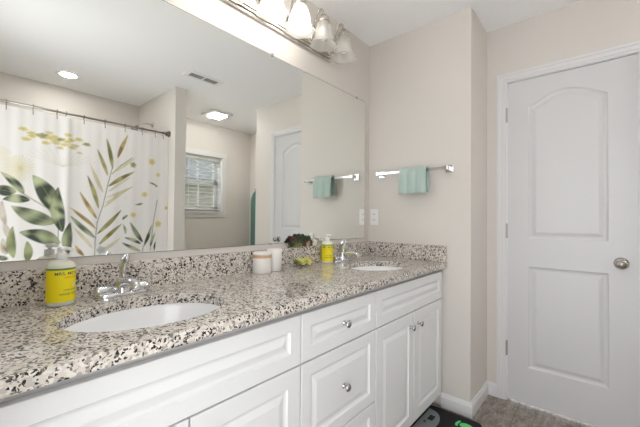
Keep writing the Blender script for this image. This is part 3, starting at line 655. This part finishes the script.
COL = {'g': (srgb(44, 60, 40), srgb(184, 192, 152)), 'd': (srgb(42, 54, 42), srgb(160, 170, 130)), 'l': (srgb(110, 122, 74), srgb(165, 172, 125)), 'o': (srgb(118, 112, 58), srgb(178, 170, 110)),
       'y': (srgb(140, 112, 56), srgb(208, 186, 122)), 'p': (srgb(192, 184, 134), srgb(214, 206, 166)), 't': (srgb(160, 140, 112), srgb(205, 195, 178)), 'b': (srgb(160, 165, 170), srgb(185, 188, 192)), 'c': (srgb(222, 214, 170), srgb(228, 222, 190))}
cx0, cx1, cz0, cz1, st = -2.085, -.581, .10, 1.948, .0055
nx = int((cx1-cx0)/st); nz = int((cz1-cz0)/st)
U = np.linspace(cx0, cx1, nx+1); Zg = np.linspace(cz0, cz1, nz+1); UU, ZZ = np.meshgrid(U, Zg, indexing='ij')
col = np.ones(UU.shape+(3,))*BASE
rng = np.random.default_rng(3)
wob = .5+.5*np.sin(UU*29+ZZ*17+1.5*np.sin(ZZ*21+UU*13))*np.sin(ZZ*26-UU*19)
def stroke(x0, z0, x1, z1, hw, c, al=1.):
    L2 = (x1-x0)**2+(z1-z0)**2+1e-9; t = np.clip(((UU-x0)*(x1-x0)+(ZZ-z0)*(z1-z0))/L2, 0, 1)
    d = np.hypot(UU-x0-t*(x1-x0), ZZ-z0-t*(z1-z0)); a = np.clip((hw-d)/.004+.5, 0, 1)[..., None]*al
    col[:] = col*(1-a)+c*a
for s in STEMS[:6]:
    for (a, b), (c_, d_) in zip(s, s[1:]): stroke(a, b, c_, d_, .0035, srgb(120, 122, 88), .8)
for i in range(13):     # fine umbel stems and the fluffy bloom on the left
    a = -1.2+2.4*i/12; stroke(-1.415, 1.545, -1.415+.24*math.sin(a), 1.60+.09*math.cos(a*1.2), .0016, srgb(205, 198, 165), .5)
for i in range(26):
    a = 2*PI*i/26; stroke(-1.665, 1.50, -1.665+.085*math.cos(a), 1.50+.10*math.sin(a), .002, srgb(212, 202, 150), .75)
for j, (bx, bz, tx, tz, wd, k) in enumerate(LEAVES):
    L_ = math.hypot(tx-bx, tz-bz); ux, uz = (tx-bx)/L_, (tz-bz)/L_
    t = ((UU-bx)*ux+(ZZ-bz)*uz)/L_; bend = .10*L_*(1 if j % 2 else -1)*(wd/L_ > .2 or .4)
    d = (-(UU-bx)*uz+(ZZ-bz)*ux)-bend*4*np.clip(t, 0, 1)*(1-np.clip(t, 0, 1))*.5
    tc = np.clip(t, 0, 1); hw = wd*(.44 if k in 'gdl' else .36)*np.sin(PI*tc**.85)**.8
    a = np.clip((hw-np.abs(d))/.005+.5, 0, 1)*(t > 0)*(t < 1)*(hw > .001)
    c0, c1 = COL[k]
    mixv = np.clip((wob*1.5-.3)+.35*np.sin(j*2.1+tc*7)+.5*(d/(wd*.6+1e-6))*(1 if j % 2 else -1)*.6, 0, 1)[..., None]
    cc = c0*(1-mixv)+c1*mixv
    rib = np.clip(1-np.abs(d)/.004, 0, 1)[..., None]*(.35 if wd > .05 else 0); cc = cc*(1-rib)+c1*rib
    edge = np.clip(1-(hw-np.abs(d))/.007, 0, 1)[..., None]*(.5 if wd > .04 else .2); cc = cc*(1-edge)+c0*.8*edge
    al = (a*(.72 if k in 'pt' else .96))[..., None]; col = col*(1-al)+cc*al
for j, (bx, bz, r, k) in enumerate(BLOBS):
    el = 1.5 if bx < -1.2 and k in 'yop' else 1.; r *= .78 if el > 1 else 1
    d = np.hypot((UU-bx)/el, (ZZ-bz)*(1.25 if el > 1 else 1))*(1+.12*np.sin(np.arctan2(ZZ-bz, UU-bx)*5+j)); a = (np.clip((r-d)/.006+.5, 0, 1)*(.35 if k == 'c' else .85))[..., None]
    c0, c1 = COL[k]
    if k == 'y': c0, c1 = (srgb(196, 176, 84), srgb(224, 214, 150))
    mv = np.clip(d/(r+1e-6), 0, 1)[..., None]; col = col*(1-a)+(c0*(1-mv)+c1*mv)*a
yy = YR - .004 + .004*np.sin(UU*2*PI/.155+.6)*(.35+.65*(cz1-ZZ)/1.8) + .0015*np.sin(UU*2*PI/.071)*np.exp(-(cz1-ZZ)/.5) + .012*np.exp(-((UU+1.39)/.03)**2)
verts = np.stack([UU, yy, ZZ], -1).reshape(-1, 3)
ii, kk = np.meshgrid(np.arange(nx), np.arange(nz), indexing='ij'); q = (ii*(nz+1)+kk).ravel()
faces = np.stack([q, q+(nz+1), q+(nz+1)+1, q+1], -1)
me = bpy.data.meshes.new('curtain'); me.vertices.add(len(verts)); me.vertices.foreach_set('co', verts.ravel())
me.loops.add(faces.size); me.loops.foreach_set('vertex_index', faces.ravel().astype(np.int32)); me.polygons.add(len(faces))
me.polygons.foreach_set('loop_start', (np.arange(len(faces))*4).astype(np.int32)); me.update(calc_edges=True)
at = me.color_attributes.new('Print', 'FLOAT_COLOR', 'POINT'); at.data.foreach_set('color', np.concatenate([col, np.ones(col.shape[:2]+(1,))], -1).reshape(-1).astype(np.float32))
me.polygons.foreach_set('use_smooth', np.ones(len(faces), bool)); me.materials.append(CURT)
cu = bpy.data.objects.new('shower_curtain', me); C.objects.link(cu); tag(cu, 'white shower curtain printed with green and ochre leaves and yellow flowers', 'shower curtain')
tag(link('bathtub', boxes(((XL+.002, -2.04, .001), (PX0-.002, -2.752, .06)), ((XL+.002, -2.04, .06), (PX0-.002, -2.10, .42)), ((XL+.002, -2.69, .06), (PX0-.002, -2.752, .42)), ((XL+.002, -2.10, .06), (XL+.12, -2.69, .42)), ((PX0-.12, -2.10, .06), (PX0-.002, -2.69, .42))), PORC, bevel=.01), 'white bathtub behind the printed curtain', 'bathtub')
sh = thing('wall_shower', 'chrome shower head on a short arm from the partition wall', 'shower head', (PX0-.001, -2.36, 2.135))
bm = bmesh.new(); lathe(bm, [(.001, 0), (.028, 0), (.026, -.006), (.012, -.012), (.010, -.014)], n=24, axis='x', cap=False); link('wall_flange', bm, CHROME, sh, True)
bm = bmesh.new(); tube(bm, bez([(-.005, 0, 0), (-.08, 0, .01), (-.13, 0, -.01), (-.16, 0, -.045)], 12), .009, 12); link('arm', bm, CHROME, sh, True)
bm = bmesh.new(); lathe(bm, [(.011, 0), (.014, -.015), (.032, -.045), (.036, -.055), (.034, -.060), (.001, -.061)], n=28, cap=False)
bmesh.ops.rotate(bm, cent=(0, 0, 0), matrix=Matrix.Rotation(.5, 3, 'Y'), verts=bm.verts); bmesh.ops.translate(bm, vec=(-.155, 0, -.04), verts=bm.verts); link('spray_head', bm, mat('head_chrome', (.45, .48, .52), .2, 1), sh, True)

# teal towel hanging on the far side wall
ttw = thing('bath_towel', 'teal bath towel hanging on the wall beyond the door, only its edge in the mirror', 'towel', (X3, -2.60, 1.56))
bm = bmesh.new(); rows = []
for i in range(22):
    t = i/21; z = -t*.98; wd = .10*min(1, (t*6)**.5+.02)+.01*t; th = .012+.045*min(1, (t*9)**.6)*(1-.45*t)
    rows.append([bm.verts.new((-.004-th*(.5-.5*math.cos(PI*k/6))*1.0 if True else 0, -wd+2*wd*k/12, z)) for k in range(0)] or
                [bm.verts.new((-.004-th*(math.sin(PI*k/12)**.6)*(1+.18*math.sin(k*2.2)), -wd+2*wd*k/12, z)) for k in range(13)])
for A_, B_ in zip(rows, rows[1:]):
    for k in range(12): bm.faces.new((A_[k], A_[k+1], B_[k+1], B_[k]))
    bm.faces.new((A_[12], A_[0], B_[0], B_[12]))
bm.faces.new(rows[0]); bm.faces.new(rows[-1]); link('cloth', bm, TOWEL2, ttw, True)
bm = bmesh.new(); tube(bm, [(-.0005, 0, .012), (-.03, 0, .010), (-.036, 0, .024)], .005, 10); link('hook', bm, NICKEL, ttw, True)
